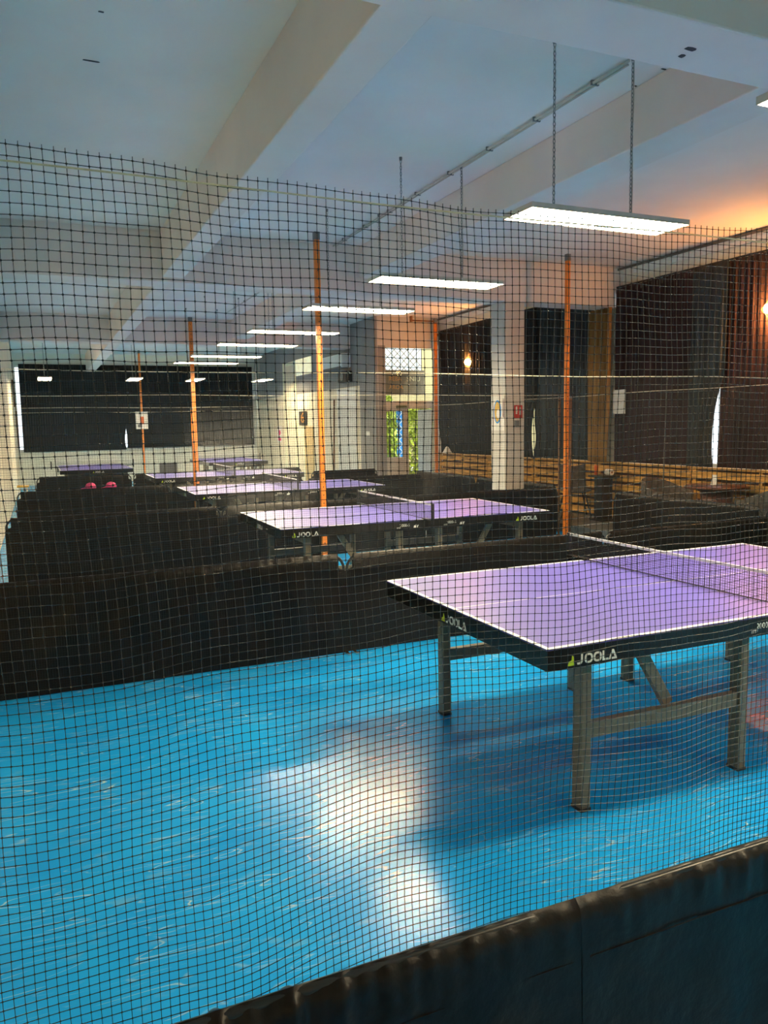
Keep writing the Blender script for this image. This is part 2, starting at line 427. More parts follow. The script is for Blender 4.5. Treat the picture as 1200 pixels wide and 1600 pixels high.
# window with a security grille on the facade
o = empty('grille_window', (11.6, 25.97, 3.3)); MB().box(-.85, .85, -.02, .02, 0, 1.7).build('frame_board', 'lattice', o)
b = MB()
for i in range(12):
    for s in (-1, 1):
        xa = -1.6+i*.28
        p = [(xa, 0), (xa+s*1.7, 1.7)]
        (x0, z0), (x1, z1) = p
        pts = []
        for t in [j/24 for j in range(25)]:
            x = x0+(x1-x0)*t
            if -.85 <= x <= .85: pts.append((x, z0+(z1-z0)*t))
        if len(pts) > 1: b.bar((pts[0][0], -.05, pts[0][1]), (pts[-1][0], -.05, pts[-1][1]), .025, .025, (0, 1, 0))
b.build('grille', 'leg', o); tag(o, 'facade window with diamond security grille beyond the door glass', 'window grille')

# hanging sign seen from its back
o = empty('hanging_sign', (5.82+.10, YD+.75, 2.30)); MB().box(-.56, .56, 0, .03, 0, .56).build('board', 'signboard', o)
for hx in (-.5, .5): MB().bar((hx, .015, .56), (hx, .015, 1.55), .012, .012).build('hanger', 'dark', o)
def text_mesh(name, s, size, m, parent, loc, rot, mirror=False, ext=.002):
    cu = bpy.data.curves.new(name, 'FONT'); cu.body = s; cu.size = size; cu.extrude = ext; cu.align_x = 'CENTER'; cu.align_y = 'CENTER'
    to = bpy.data.objects.new(name, cu); col.objects.link(to)
    bpy.context.view_layer.update()
    me = bpy.data.meshes.new_from_object(to.evaluated_get(bpy.context.evaluated_depsgraph_get()))
    bpy.data.objects.remove(to); me.name = name
    if mirror:
        for v in me.vertices: v.co.x *= -1
    me.materials.clear(); me.materials.append(M[m])
    q = bpy.data.objects.new(name, me); col.objects.link(q); q.parent = parent; q.location = loc; q.rotation_euler = rot
    return q
RX = (PI/2, 0, 0)
text_mesh('lettering', 'SNIU', .16, 'glyph_pale', o, (.28, -.004, .36), RX)
text_mesh('lettering', 'REBA', .14, 'glyph', o, (-.18, -.004, .36), RX)
text_mesh('lettering', 'AROA', .13, 'glyph', o, (-.16, -.004, .17), RX)
tag(o, 'taupe hanging signboard seen through the glass over the door', 'sign')
o = empty('transom_shadow', (5.12, YD+.16, 2.98)); MB().box(-.06, .06, 0, .04, -.32, .25).build('board', 'olive', o)  # dark strip stands in for the shadow in the transom
tag(o, 'narrow dark strip standing in for shadow at the left edge of the glass over the door', 'board')

# ------------------------------------------------------------------ ceiling marks
specks = [(-1.292, 3.034, .05, .012), (-1.279, 2.398, .015, .01), (.40, 2.131, .025, .012), (.397, 2.492, .012, .01), (2.18, 1.786, .02, .01), (2.185, 2.06, .012, .01), (1.19, .55, .03, .02), (1.205, .62, .015, .02)]
for x, y, a, b_ in specks:
    z = CZ if y > .75 else 3.37
    b = MB(); n = 7
    pts = [(x+a*math.cos(2*PI*i/n)*(1+.3*math.sin(i*2.3)), y+b_*math.sin(2*PI*i/n)*(1+.3*math.cos(i*1.7)), z-.001) for i in range(n)]
    b.poly(pts, (0, 0, -.002)); o = b.build('ceiling_plug', 'speck')
    tag(o, 'small dark anchor mark left in the pale ceiling paint', 'ceiling mark', 'dark anchor marks on the ceiling')

# conduit
o = empty('cable_conduit', (1.85, 1.74, CZ-.02))
b = MB().tube([(0, 0, 0), (0, 5.48, 0)], .010, 8).tube([(.035, .05, 0), (.035, 5.48, 0)], .008, 8)
b.build('pipe', 'lamp_body', o, smooth=True)
for i in range(8): MB().box(-.014, .048, .35+i*.68, .365+i*.68, -.011, .019).build('clip', 'grey_cap', o)
tag(o, 'thin twin cable conduit clipped along the ceiling from the nearest lamp chain', 'conduit')
o = empty('cable_conduit', (1.85, 7.64, CZ-.02))
MB().tube([(0, 0, 0), (0, 5.7, 0)], .010, 8).build('pipe', 'lamp_body', o, smooth=True)
for i in range(7): MB().box(-.02, .02, .35+i*.78, .375+i*.78, -.012, .019).build('clip', 'grey_cap', o)
tag(o, 'thin cable conduit on the ceiling beyond the second cross beam', 'conduit')

# ------------------------------------------------------------------ lamps
def chain_mb(h):
    b = MB(); L = .034; n = int(h/(L*.74))
    for i in range(n):
        z = h - (i+.5)*h/n; pts = []
        for k in range(10):
            t = 2*PI*k/10; u = math.cos(t)*.0075; v = math.sin(t)*(L/2) * 1.0
            pts.append((u, 0, z+v) if i % 2 else (0, u, z+v))
        b.tube(pts, .0026, 4, closed=True)
    return b
LZ = 2.885
def make_lamp(rot=0):
    r = empty('hanging_panel_lamp', (0, 0, LZ))
    b = MB()
    b.box(-.61, .61, -.155, -.150, 0, .032).box(-.61, .61, .150, .155, 0, .032).box(-.61, -.605, -.15, .15, 0, .032).box(.605, .61, -.15, .15, 0, .032)
    b.box(-.605, .605, -.15, .15, .027, .032)
    b.build('housing', 'lamp_body', r)
    MB().box(-.60, .60, -.145, .145, .004, .014).build('diffuser', 'panel_glow', r)
    h = CZ-LZ-.032
    for x in (-.345, .255):
        chain_mb(h).build('chain', 'zinc', r, loc=(x, 0, .032))
        MB().lathe([(.004, -.03), (.012, -.028), (.014, -.01), (.014, 0)], (0, 0, 0), 8).build('ceiling_hook', 'grey_cap', r, loc=(x, 0, CZ-LZ))
    MB().tube([(.265, 0, .032), (.275, .01, .3), (.262, .005, .55), (.268, 0, .8), (.262, 0, h+.05)], .0035, 5).build('power_cable', 'lamp_body', r)
    return r
lamp = make_lamp()
rows = [(1.60, -2.95, 'added unseen fill lamp behind the camera, for the near barrier and ceiling'),  # added unseen lamp: brightens the near barrier and warms the ceiling
        (1.60, -.165, 'hanging strip lamp cut by the right edge, the closest one'),
        (1.60, 1.71, 'large bright hanging strip lamp above the nearest table, on two chains'),
        (1.62, 3.95, 'second bright strip lamp away, left and below the largest one'),
        (1.57, 5.70, 'third bright strip lamp away, its left end just left of the tall orange pole'),
        (1.50, 7.42 + .45, 'fourth strip lamp away, crossed by the tall orange pole'),
        (1.45, 9.60, 'fifth strip lamp away, thin bright line left of the tall orange pole'),
        (1.42, 11.65, 'sixth strip lamp away, just above the one in front of the dark blinds'),
        (1.35, 13.15, 'seventh strip lamp away, lowest of the bright strips, over the dark blinds')]
for i, (x, y, lab) in enumerate(rows):
    o = lamp if i == 0 else copy_tree(lamp)
    o.location = (x, y, LZ); tag(o, lab, 'lamp', 'strip lamps hung across the courts')
for i, (x, lab) in enumerate([(-1.52, 'small far lamp at the left, its warm glow on the dark blinds'), (.58, 'small far lamp beside the thin orange pole'),
                              (2.12, 'small far lamp just right of the second orange pole'), (3.93, 'small far lamp beside the right end of the dark blinds')]):
    o = copy_tree(lamp); o.location = (x, 18.6+.0*i, LZ); o.rotation_euler = (0, 0, PI/2)
    tag(o, lab, 'lamp', 'end-on lamps over the far tables')

# amber wall lamps on the window side
for i, (y, z, lab) in enumerate([(11.5, 2.86, 'amber wall lamp glowing before the black curtain left of the column'), (4.36, 2.92, 'amber wall lamp at the right edge before the maroon curtain')]):
    o = empty('amber_wall_lamp', (6.30, y, z))
    MB().lathe([(.02, -.06), (.07, -.05), (.085, 0), (.07, .05), (.02, .06)], (0, 0, 0), 12).build('bulb', 'amber', o, smooth=True)
    b = MB()
    for k in range(6):
        t = 2*PI*k/6; b.tube([(.03*math.cos(t), .03*math.sin(t), -.1), (.11*math.cos(t), .11*math.sin(t), 0), (.03*math.cos(t), .03*math.sin(t), .1)], .004, 4)
    b.build('cage', 'brown', o); MB().tube([(0, 0, .1), (.0, 0, .16), (.195, 0, .18)], .008, 6).build('bracket', 'brown', o)
    tag(o, lab, 'lamp', 'amber wall lamps')

# ------------------------------------------------------------------ poles
def pole(x, y, z0, z1, wd, label, holes=True, lean=0.0, zoff=0.0):
    o = empty('orange_pole', (x, y, z0)); h = z1-z0
    MB().bar((0, 0, 0), (lean, 0, h-.09), wd, wd, (0, 1, 0)).build('tube', 'orange', o, bevel=.004)
    MB().bar((lean, 0, h-.09), (lean, 0, h), wd*1.1, wd*1.1, (0, 1, 0)).build('top_cap', 'grey_cap', o)
    if holes:
        b = MB(); n = int(h/.1)
        for i in range(n):
            z = .08+i*.1; xx = lean*z/h
            b.poly([(xx+.008*math.cos(2*PI*k/8), -wd/2-.0015, z+.008*math.sin(2*PI*k/8)) for k in range(8)], (0, .002, 0))
        b.build('adjustment_holes', 'dark', o)
    return tag(o, label, 'pole', 'orange floor to ceiling poles')
pole(1.44, 6.69, 0, CZ, .062, 'tall orange pole left of centre, standing in front of the second table')
pole(5.105, 6.69, 0, CZ, .055, 'orange pole nearest the slatted wood, right of the white column')
pole(1.30, 14.40, 0, CZ, .075, 'orange pole standing against the dark far blinds')
pole(1.10, 21.8, 0, CZ, .055, 'thinnest orange pole, carrying the framed box before the far blinds', holes=False)
pole(6.28, 12.90, 0, 3.90, .06, 'rusty orange pole standing in front of the right door jamb', holes=False)
o = empty('pole_bracket', (5.95, 12.90, 3.84)); MB().bar((-.25, 0, 0), (.30, 0, 0), .035, .03).build('arm', 'brown', o)
MB().box(-.27, -.23, -.03, .03, -.03, .09).build('wall_plate', 'brown', o); tag(o, 'brown horizontal arm meeting the top of the pole beside the door', 'bracket')
# posts for the court nets
def post(x, y, z1, m, r, label, x2=None):
    o = empty('net_post', (x, y, 0))
    MB().tube([(0, 0, 0), ((x2 or x)-x, 0, z1)], r, 8).build('rod', m, o, smooth=True)
    MB().lathe([(.022, 0), (.022, .012), (r*1.1, .016)], (0, 0, 0), 12).build('foot', m, o)
    MB().tube([((x2 or x)-x, 0, z1), ((x2 or x)-x, 0, z1+.03)], r*1.4, 8).build('tip', 'grey_cap', o)
    return tag(o, label, 'post', 'thin posts holding the court nets')
post(.60, 10.748, 1.93, 'orange', .018, 'short orange net post left of the pole before the far blinds')
post(5.06, 6.79, 1.96, 'brown', .016, 'short brown net post hugging the left side of the right orange pole')
post(5.255, 6.79, 1.96, 'brown', .014, 'short brown net post hugging the right side of the right orange pole')
post(3.10, 2.70, 1.97, 'dark', .004, 'thin grey net rod in front of the maroon curtain right of the white sheet', 3.14)

# framed box on far pole
o = empty('framed_box', (1.08, 21.70, 1.63))
b = MB().box(-.17, .17, -.03, .03, 0, .03).box(-.17, .17, -.03, .03, .48, .51).box(-.17, -.14, -.03, .03, .03, .48).box(.14, .17, -.03, .03, .03, .48)
b.build('frame', 'white', o); MB().box(-.14, .14, .0, .03, .03, .48).build('back_board', 'paper', o)
MB().box(-.05, .06, -.03, 0, .14, .36).build('orange_insert', 'orange_cup', o); MB().box(-.12, .0, -.02, 0, .05, .14).build('grey_insert', 'grey_cap', o)
tag(o, 'white framed box with an orange insert fixed to the thin far pole', 'box')

# ------------------------------------------------------------------ curtains
def curtain(name, axis, pos, a0, a1, z0, z1, m, label, cat='curtain', folds=14, amp=.03, e0=None, e1=None, group=None, seed=0, hem=0.0):
    r = random.Random(seed); ph = [r.uniform(0, 6) for _ in range(4)]
    nu = folds*8; nv = 24
    def fn(u, v):
        z = z0+(z1-z0)*v
        lo = a0+(e0(z) if e0 else 0); hi = a1+(e1(z) if e1 else 0)
        p = lo+(hi-lo)*u
        q = amp*math.sin(2*PI*folds*u+ph[0]+.5*math.sin(6*u+ph[1]))*(.7+.3*math.sin(5*v+ph[2])) + .3*amp*math.sin(2*PI*folds*2.3*u+ph[3]+v*2)
        zz = z + (hem*math.sin(u*7+ph[1])*(1-v))
        return (pos+q, p, zz) if axis == 'x' else (p, pos+q, zz)
    b = MB().grid(fn, nu, nv, flip=(axis == 'x'))
    o = b.build(name, m, None, smooth=True, solid=.004)
    return tag(o, label, cat, group)
XC = 6.40; CB = 1.0; CT = 3.62
def gap(zc, zh, wmax):
    return lambda z: wmax*max(0, 1-((z-zc)/zh)**2)
curtain('curtain', 'x', XC, 5.52, 7.2, CB, CT, 'cur_maroon', 'dark maroon curtain behind the white sheet of paper', folds=16, seed=1, group='window curtains')
curtain('curtain', 'x', XC-.07, 5.19, 5.62, CB, CT, 'cur_grey', 'slate grey curtain between the two maroon ones, beside the bright slit', folds=6, seed=2, e0=lambda z: -.15+gap(1.42, .80, .182)(z) + (.06*(1.4-z) if z < 1.4 else 0), group='window curtains')
curtain('curtain', 'x', XC, 3.2, 5.19, CB, CT, 'cur_maroon', 'maroon curtain running off the right edge of the picture', folds=22, seed=3, e1=lambda z: 0 + (.05*(1.4-z) if z < 1.4 else 0), group='window curtains')
curtain('curtain', 'x', XC-.07, 1.1, 3.22, CB, CT, 'cur_grey', 'slate curtain beside the near window frame, out past the right edge', folds=20, seed=4, group='window curtains')
curtain('curtain', 'x', XC-.10, 7.20, 7.72, CB, 3.34, 'cur_ochre', 'narrow ochre curtain covering the pier between the windows', folds=5, amp=.05, seed=5, e0=lambda z: .06*max(0, (1.9-z)), group='window curtains')
curtain('curtain', 'x', XC, 7.70, 9.33, CB, CT, 'cur_grey', 'slate black curtain right of the white column beside the ochre one', folds=16, seed=6, e1=gap(1.35, .25, -.05), group='window curtains')
curtain('curtain', 'x', XC-.07, 9.31, 11.95, CB, CT, 'cur_black', 'black curtain passing behind the white column', folds=24, seed=7, e0=lambda z: -.10+gap(1.42, .60, .135)(z), e1=gap(1.4, .3, -.03), group='window curtains')
curtain('curtain', 'x', XC, 11.94, 12.98, CB, CT, 'cur_black', 'black curtain beside the rusty pole and the door jamb', folds=10, seed=8, e1=lambda z: -.12*max(0, min(1, (1.6-z)/.4)) if z < 1.6 else 0, group='window curtains')
curtain('pleated_blind', 'y', YF-.08, -2.17, .77, 1.0, 3.60, 'cur_black', 'left black pleated blind over the far window', 'blind', folds=44, amp=.018, seed=9, e1=gap(1.3, .32, -.045), group='far window blinds')
curtain('pleated_blind', 'y', YF-.13, .765, 4.82, 1.05, 3.60, 'cur_black', 'right black pleated blind over the far window behind the orange pole', 'blind', folds=56, amp=.018, seed=10, e0=gap(1.3, .32, .03), group='far window blinds')
for axis, p, a, e, z, lab in (('x', 6.40, 1.1, 7.2, 3.635, 'black curtain rail over the near maroon curtains'), ('x', 6.40, 7.7, 12.98, 3.635, 'black curtain rail over the curtains behind the column')):
    o = MB().tube([(p, a, z), (p, e, z)], .012, 8).build('curtain_rail', 'dark'); tag(o, lab, 'curtain rail')

# sheet of paper on the curtain pier
o = MB().grid(lambda u, v: (6.33-.006*math.sin(v*3), 6.89+.27*u, 1.735+.36*v), 4, 6, flip=True).build('paper_sheet', 'paper', solid=.002)
tag(o, 'white sheet of paper pinned beside the ochre curtain', 'paper')
# papers and poster on the column
o = MB().grid(lambda u, v: (4.15+.045*u, 7.215+.02*u, 1.70+.26*v+.02*(1-u)), 2, 2).build('paper_sheet', 'paper', solid=.002)
o.location = (.24, .018, 0); tag(o, 'white paper sheet sticking out left of the column', 'paper')
b = MB().box(4.432, 4.438, 7.25, 7.60, 1.52, 2.03); o = empty('column_poster', (0, 0, 0)); b.build('sheet', 'paper', o)
MB().poly([(4.431, 7.43+.10*math.cos(2*PI*k/20), 1.79+.17*math.sin(2*PI*k/20)) for k in range(20)], (-.002, 0, 0)).build('blue_oval', 'blue_panel', o)
MB().poly([(4.428, 7.43+.075*math.cos(2*PI*k/20), 1.79+.145*math.sin(2*PI*k/20)) for k in range(20)], (-.002, 0, 0)).build('yellow_oval', 'yellow', o)
MB().poly([(4.425, 7.43-.035+.05*math.cos(2*PI*k/20), 1.76+.07*math.sin(2*PI*k/20)) for k in range(20)], (-.002, 0, 0)).build('white_mark', 'paper', o)
tag(o, 'white poster with a yellow and blue oval on the side of the column', 'poster')
o = empty('fire_sign', (4.66, 7.236, 1.69)); MB().box(-.07, .07, -.004, .002, 0, .19).build('plate', 'red', o)
b = MB().box(-.045, -.02, -.007, -.004, .06, .17).box(-.045, -.01, -.007, -.004, .10, .115).box(.015, .045, -.007, -.004, .05, .12).box(.02, .04, -.007, -.004, .13, .16)
b.build('pictogram', 'logo', o); tag(o, 'red and white fire safety sign on the front of the column', 'sign')
o = MB().box(4.60, 4.66, 7.20, 7.238, 1.57, 1.66).build('wall_switch', 'grey_cap'); tag(o, 'small grey switch box under the red sign on the column', 'switch')

# items on the long entrance wall
o = empty('number_sign', (XI-.02, 18.18, 1.66)); MB().box(-.012, .0, -.33, .33, 0, .38).build('plate', 'dark', o)
text_mesh('numeral', '6', .40, 'glyph', o, (-.016, 0, .19), (PI/2, 0, -PI/2)).scale = (1.8, 1, 1); tag(o, 'black sign with an orange 6 on the cream wall', 'sign')
o = empty('air_conditioner', (XI, 15.25, 2.96)); MB().box(-.24, -.002, -.72, .72, 0, .32).build('casing', 'white', o, bevel=.03)
MB().box(-.245, -.05, -.66, .66, -.004, .03).build('vent', 'grey_cap', o); tag(o, 'white air conditioner high on the grey wall left of the entrance', 'air conditioner')
o = empty('wall_speaker', (XI, 14.75, 2.62)); MB().box(-.16, -.002, -.28, .28, 0, .26).build('case', 'dark', o, bevel=.02); MB().lathe([(.09, 0), (.09, .01), (.02, .012)], (0, 0, 0), 14).build('cone', 'grey_cap', o).matrix_local = Matrix.Translation((-.16, 0, .13)) @ Matrix.Rotation(-PI/2, 4, 'Y')
tag(o, 'dark speaker under the air conditioner', 'speaker')
o = MB().box(XI-.03, XI-.002, 17.4, 18.7, 3.02, 3.46).build('lit_transom', 'lit_pane'); tag(o, 'pale cream lit pane high on the grey wall beside the tall orange pole', 'window pane')
o = empty('safety_notice', (XI-.02, 20.5, 1.15)); MB().box(-.004, 0, -.25, .25, 0, .50).build('sheet', 'paper', o)
MB().poly([(-.006, .0-.12*math.cos(2*PI*k/12), .30+.08*math.sin(2*PI*k/12)) for k in range(12)], (.003, 0, 0)).build('pink_mark', 'pink', o); MB().box(-.007, -.004, -.15, .15, .06, .14).build('pink_mark', 'pink', o)
tag(o, 'paper notice with pink marks on the cream wall left of the number sign', 'notice')
o = MB().tube([(4.62, 15.0, .0), (4.90, 15.6, 2.25)], .022, 8).build('leaning_pole', 'brown', smooth=True); tag(o, 'brown wooden pole leaning on the wall right of the tall orange pole', 'pole')
o = empty('wall_switch', (XI-.02, 13.55, 1.40)); MB().box(-.014, 0, -.09, .09, 0, .09).build('plate', 'white', o); tag(o, 'small white switch on the grey pier left of the entrance', 'switch')
# left wall hardware
o = empty('wall_bracket', (XL, 21.3, 2.55)); MB().bar((.03, -.9, .35), (.03, .5, -.1), .04, .16).build('arm', 'brown', o); MB().box(0, .05, .3, .55, -.25, .1).build('plate', 'brown', o)
tag(o, 'red brown bracket high on the left wall', 'bracket')
o = MB().bar((XL+.03, 22.5, 2.2), (XL+.03, 23.0, 1.2), .05, .05).build('wall_rod', 'brown'); tag(o, 'thin brown rod on the left wall beside the far window', 'rod')

# ------------------------------------------------------------------ slatted wood wainscot
def slats(y0, y1, label, x=6.36, z0=.14, z1=.97, lid=True):
    o = empty('slatted_cover', (x, y0, z0)); L = y1-y0; n = 6; h = (z1-z0)
    for i in range(n):
        za = i*h/n+.012; MB().box(0, .022, 0, L, za, za+h/n*.70).build('slat', 'wood', o)
    k = max(2, int(L/1.0)+1)
    for i in range(k): yy = i*(L-.05)/(k-1); MB().box(.0225, .06, yy, yy+.05, 0, h).build('upright', 'wood', o)
    MB().box(.10, .11, 0, L, 0, h).build('back_panel', 'brown', o)
    MB().box(-.03, .13, 0, L, h, h+.025).build('top_board', 'wood', o)
    return tag(o, label, 'slatted cover', 'slatted wood covers under the windows')
slats(10.9, 12.95, 'slatted pine cover below the black curtains left of the column')
slats(9.35, 10.88, 'slatted pine cover hidden mostly behind the column')
slats(7.60, 9.33, 'slatted pine cover right behind the dark chair')
slats(5.62, 7.58, 'slatted pine cover beside the small table with the orange cup')
slats(3.4, 5.58, 'slatted pine cover behind the round brown table')

# ------------------------------------------------------------------ furniture on the window side
PZ = .12
o = empty('shell_chair', (6.05, 7.72, PZ), -.5)
sh = lambda u, v: ((u-.5)*.46*(1-.15*v), -.22+.42*min(1, v*1.9)+.05*max(0, v-.5), .40+.02*abs(u-.5)*4*(u-.5)**2+(max(0, (v-.45))**1.0)*.72+.03*((u-.5)*2)**2)
MB().grid(sh, 10, 14).build('seat_shell', 'grey_fabric', o, smooth=True, solid=.02)
for sx, sy in ((-1, -1), (1, -1), (-1, 1), (1, 1)): MB().tube([(sx*.14, sy*.13, .40), (sx*.23, sy*.22, 0)], .011, 6).build('leg', 'dark', o)
MB().tube([(-.14, -.13, .39), (.14, -.13, .39), (.14, .13, .39), (-.14, .13, .39)], .010, 6, closed=True).build('under_frame', 'dark', o)
tag(o, 'dark grey shell chair on thin legs in front of the slatted wood', 'chair')
o = empty('side_table', (6.12, 7.10, PZ)); MB().box(-.16, .16, -.18, .18, .66, .69).build('top', 'dark', o, bevel=.004)
MB().box(-.10, .10, -.08, .10, .02, .66).build('pedestal', 'dark', o); MB().box(-.15, .15, -.15, .15, 0, .02).build('base', 'dark', o)
tag(o, 'dark pedestal side table between the chair and the side barrier', 'table')
o = MB().lathe([(.028, 0), (.034, .14), (.036, .15)], (6.07, 7.22, PZ+.69), 14).build('orange_cup', 'orange_cup', smooth=True); tag(o, 'orange cup on the dark side table', 'cup')
o = empty('paper_roll', (6.12, 6.98, PZ+.69+.05))
o2 = MB().lathe([(.045, -.06), (.048, -.055), (.048, .055), (.045, .06)], (0, 0, 0), 14).build('roll', 'paper', o); o2.rotation_euler = (PI/2, 0, 0)
MB().lathe([(.016, -.062), (.016, .062)], (0, 0, 0), 10).build('core', 'brown', o).rotation_euler = (PI/2, 0, 0)
tag(o, 'white paper roll lying beside the orange cup', 'paper roll')
o = empty('round_table', (5.90, 4.72, PZ)); MB().lathe([(.36, 0), (.38, .012), (.38, .025), (.36, .035)], (0, 0, .66), 28).build('top', 'wood_dark', o, smooth=True)
MB().lathe([(.20, 0), (.20, .01), (.17, .30), (.20, .66)], (0, 0, 0), 20).build('drum', 'wood_dark', o, smooth=True); tag(o, 'round dark red brown table with a drum base between two armchairs', 'table')
def armchair(x, y, rz, lab):
    o = empty('tub_armchair', (x, y, PZ), rz)
    def back(u, v):
        a = -PI*.15+u*PI*1.3; return (.33*math.cos(a), .31*math.sin(a), .10+v*(.64 if 1 else 0)*(.75+.25*math.sin(max(0, min(PI, a)))))
    MB().grid(back, 20, 6).build('wrap_back', 'grey_fabric', o, smooth=True, solid=.07)
    MB().lathe([(.26, 0), (.28, .03), (.28, .12), (.25, .15)], (0, -.01, .28), 20).build('seat_cushion', 'grey_fabric', o, smooth=True)
    MB().lathe([(.24, 0), (.26, .2)], (0, 0, .08), 16).build('base', 'grey_fabric', o)
    for sx, sy in ((-1, -1), (1, -1), (-1, 1), (1, 1)): MB().tube([(sx*.17, sy*.17, .09), (sx*.18, sy*.18, 0)], .014, 6).build('leg', 'dark', o)
    return tag(o, lab, 'armchair', 'grey tub armchairs by the window')
armchair(5.88, 5.50, 0.2, 'grey tub armchair left of the round brown table'); armchair(5.88, 3.95, PI-.2, 'grey tub armchair right of the round brown table')
o = empty('card_holder', (5.90, 4.72, PZ+.695)); MB().poly([(-.06, -.05, 0), (-.05, .05, 0), (-.03, .04, .13), (-.04, -.04, .13)], (.006, 0, 0)).build('card', 'paper', o)
MB().box(-.07, .02, -.06, .06, 0, .008).build('base', 'brown', o); tag(o, 'small pale card holder standing on the round brown table', 'card holder')
o = empty('folded_cloth', (6.28, 12.42, PZ+.875)); MB().grid(lambda u, v: (-.05+.12*u, (v-.5)*.22, .02+.13*math.sin(PI*u)*math.sin(PI*v)**.7), 8, 10).build('cloth', 'paper', o, smooth=True, solid=.008)
MB().box(-.05, .07, -.12, .12, 0.0, .02).build('bottom_fold', 'paper', o); tag(o, 'crumpled white cloth on the slatted cover beside the door', 'cloth')

# ------------------------------------------------------------------ barriers
def barrier(x0, y0, length, rz, label, notch=True, h=.70, seed=0, fabric_noise=.012, group='black court barriers'):
    """runs along local +x from the origin"""
    o = empty('court_barrier', (x0, y0, 0), rz); r = random.Random(seed)
    L = length; c = .10; e = .012
    pts = [(e, 0, .03)]+[(e, 0, h-c)]
    for k in range(1, 6): a = PI-k*PI/12; pts.append((e+c+c*math.cos(a), 0, h-c-.012+c*math.sin(a)+.012*0))
    pts += [(e+c, 0, h-.012)]+[(L-e-c, 0, h-.012)]
    for k in range(1, 6): a = PI/2-k*PI/12; pts.append((L-e-c+c*math.cos(a), 0, h-c-.012+c*math.sin(a)))
    pts += [(L-e, 0, h-c), (L-e, 0, .03)]
    MB().tube(pts, .011, 8).tube([(e, 0, .04), (L-e, 0, .04)], .009, 6).build('frame', 'tube_black', o, smooth=True)
    ph = [r.uniform(0, 6.28) for _ in range(8)]
    nu = max(60, int(L*60)) if notch else int(L*190); nz = 34 if notch else 48
    nw = .06 if notch else 0; nh = .13
    def side(sgn):
        def fn(u, v):
            z = .003+(h-.003)*v
            inset = nw*smooth01((z-(h-nh))/.02) if notch else 0
            x = inset+(L-2*inset)*u
            w1 = .5*math.sin(9*x+ph[0]+3*z)+.35*math.sin(17*x-9*z+ph[1])+.3*math.sin(31*x+4*z+ph[2])
            gather = math.exp(-((h-z)/.05)**2)
            w2 = .5*math.sin(70*x+ph[3]+2*math.sin(11*x))+.4*math.sin(113*x+ph[4])
            env = math.sin(PI*min(1, max(0, (z)/h)))**.8
            sag = .35*math.sin(2*PI*x/L*1.0+ph[5])*math.sin(6*z+ph[6])
            if not notch:
                gather = math.exp(-((h-z)/.085)**2)*2.1
                w2 = (.5*math.sin(88*x+ph[3]+3*math.sin(9*x)+14*z)+.45*math.sin(53*x-22*z+ph[4])+.3*math.sin(151*x+ph[5]))*(.6+.4*math.sin(5*x+ph[6]))
            d = .016 + fabric_noise*(w1*.35*env+.35+sag*.5*env) + (.0035 if notch else .0055)*gather*w2
            if v > .93: d *= math.sqrt(max(0, 1-((v-.93)/.07)**2))*.98+.02
            zz = z + ((.0025 if notch else .0012)*w2 if v > .9 else 0)
            return (x, sgn*d, zz)
        return fn
    b = MB().grid(side(-1), nu, nz).grid(side(1), nu, nz, flip=True)
    cov = b.build('fabric_cover', 'black_fabric', o, smooth=True)
    MB().tube([(.02, -.024, h-.115+0*0), (L-.02, -.024, h-.115)], .0022, 4).build('seam', 'black_fabric', cov)
    for xx in (.03, L-.03):
        ft = MB().bar((xx, -.13, .010), (xx, .13, .010), .022, .016).box(xx-.016, xx+.016, -.02, .02, .002, .045)
        ft.build('foot', 'steel', o, bevel=.003)
    return tag(o, label, 'barrier', group)
barrier(-2.27, -1.25, 1.44, 0, 'black fabric barrier in the near foreground, left of its seam', notch=False, seed=1, fabric_noise=.02)
barrier(-.828, -1.25, 2.33, 0, 'black fabric barrier filling the bottom right corner', notch=False, seed=2, fabric_noise=.02)
barrier(-2.11, 2.75, 2.33, 0, 'black barrier behind the nearest table, at the left edge of the picture', seed=3, fabric_noise=.05, h=.722)
barrier(.222, 2.75, 2.345, 0, 'black barrier directly behind the nearest table', seed=4, h=.716)
barrier(2.58, 2.80, 2.33, 0, 'black barrier behind the net of the nearest table, with a rounded pipe corner', seed=5)
for i, (x, lab) in enumerate([(-2.13, 'left end barrier of the second row, against the cream wall'), (.202, 'middle barrier of the second row, in front of the second table row'), (2.534, 'right barrier of the second row, behind the second table by the column')]):
    barrier(x, 6.84, 2.33 if x < 2 else 2.50, 0, lab, seed=10+i, fabric_noise=.025)
for i, (x, lab) in enumerate([(-2.11, 'left end barrier of the third row, under the pink caps'), (.222, 'middle barrier of the third row behind the third table'), (2.554, 'right barrier of the third row beyond the tall orange pole')]):
    barrier(x, 10.80, 2.33, 0, lab, seed=20+i, fabric_noise=.025)
for i, (x, lab) in enumerate([(-1.84, 'left end barrier of the farthest row'), (.03, 'middle barrier of the farthest row'), (1.90, 'right barrier of the farthest row, before the right far table')]):
    barrier(x, 14.75, 1.84, 0, lab, seed=30+i, fabric_noise=.02)
for i, (y, L, lab) in enumerate([(1.1, 2.33, 'side barrier next to the nearest court, mostly past the right edge'), (3.46, 2.33, 'side barrier before the armchairs on the right'), (7.05, 2.33, 'side barrier left of the column before the slatted wood'), (9.42, 2.33, 'side barrier further along below the black curtains')]):
    barrier(5.22, y, L, PI/2, lab, seed=40+i)
barrier(3.4, 13.02, 1.5, 0, 'barrier standing in front of the entrance', seed=50)

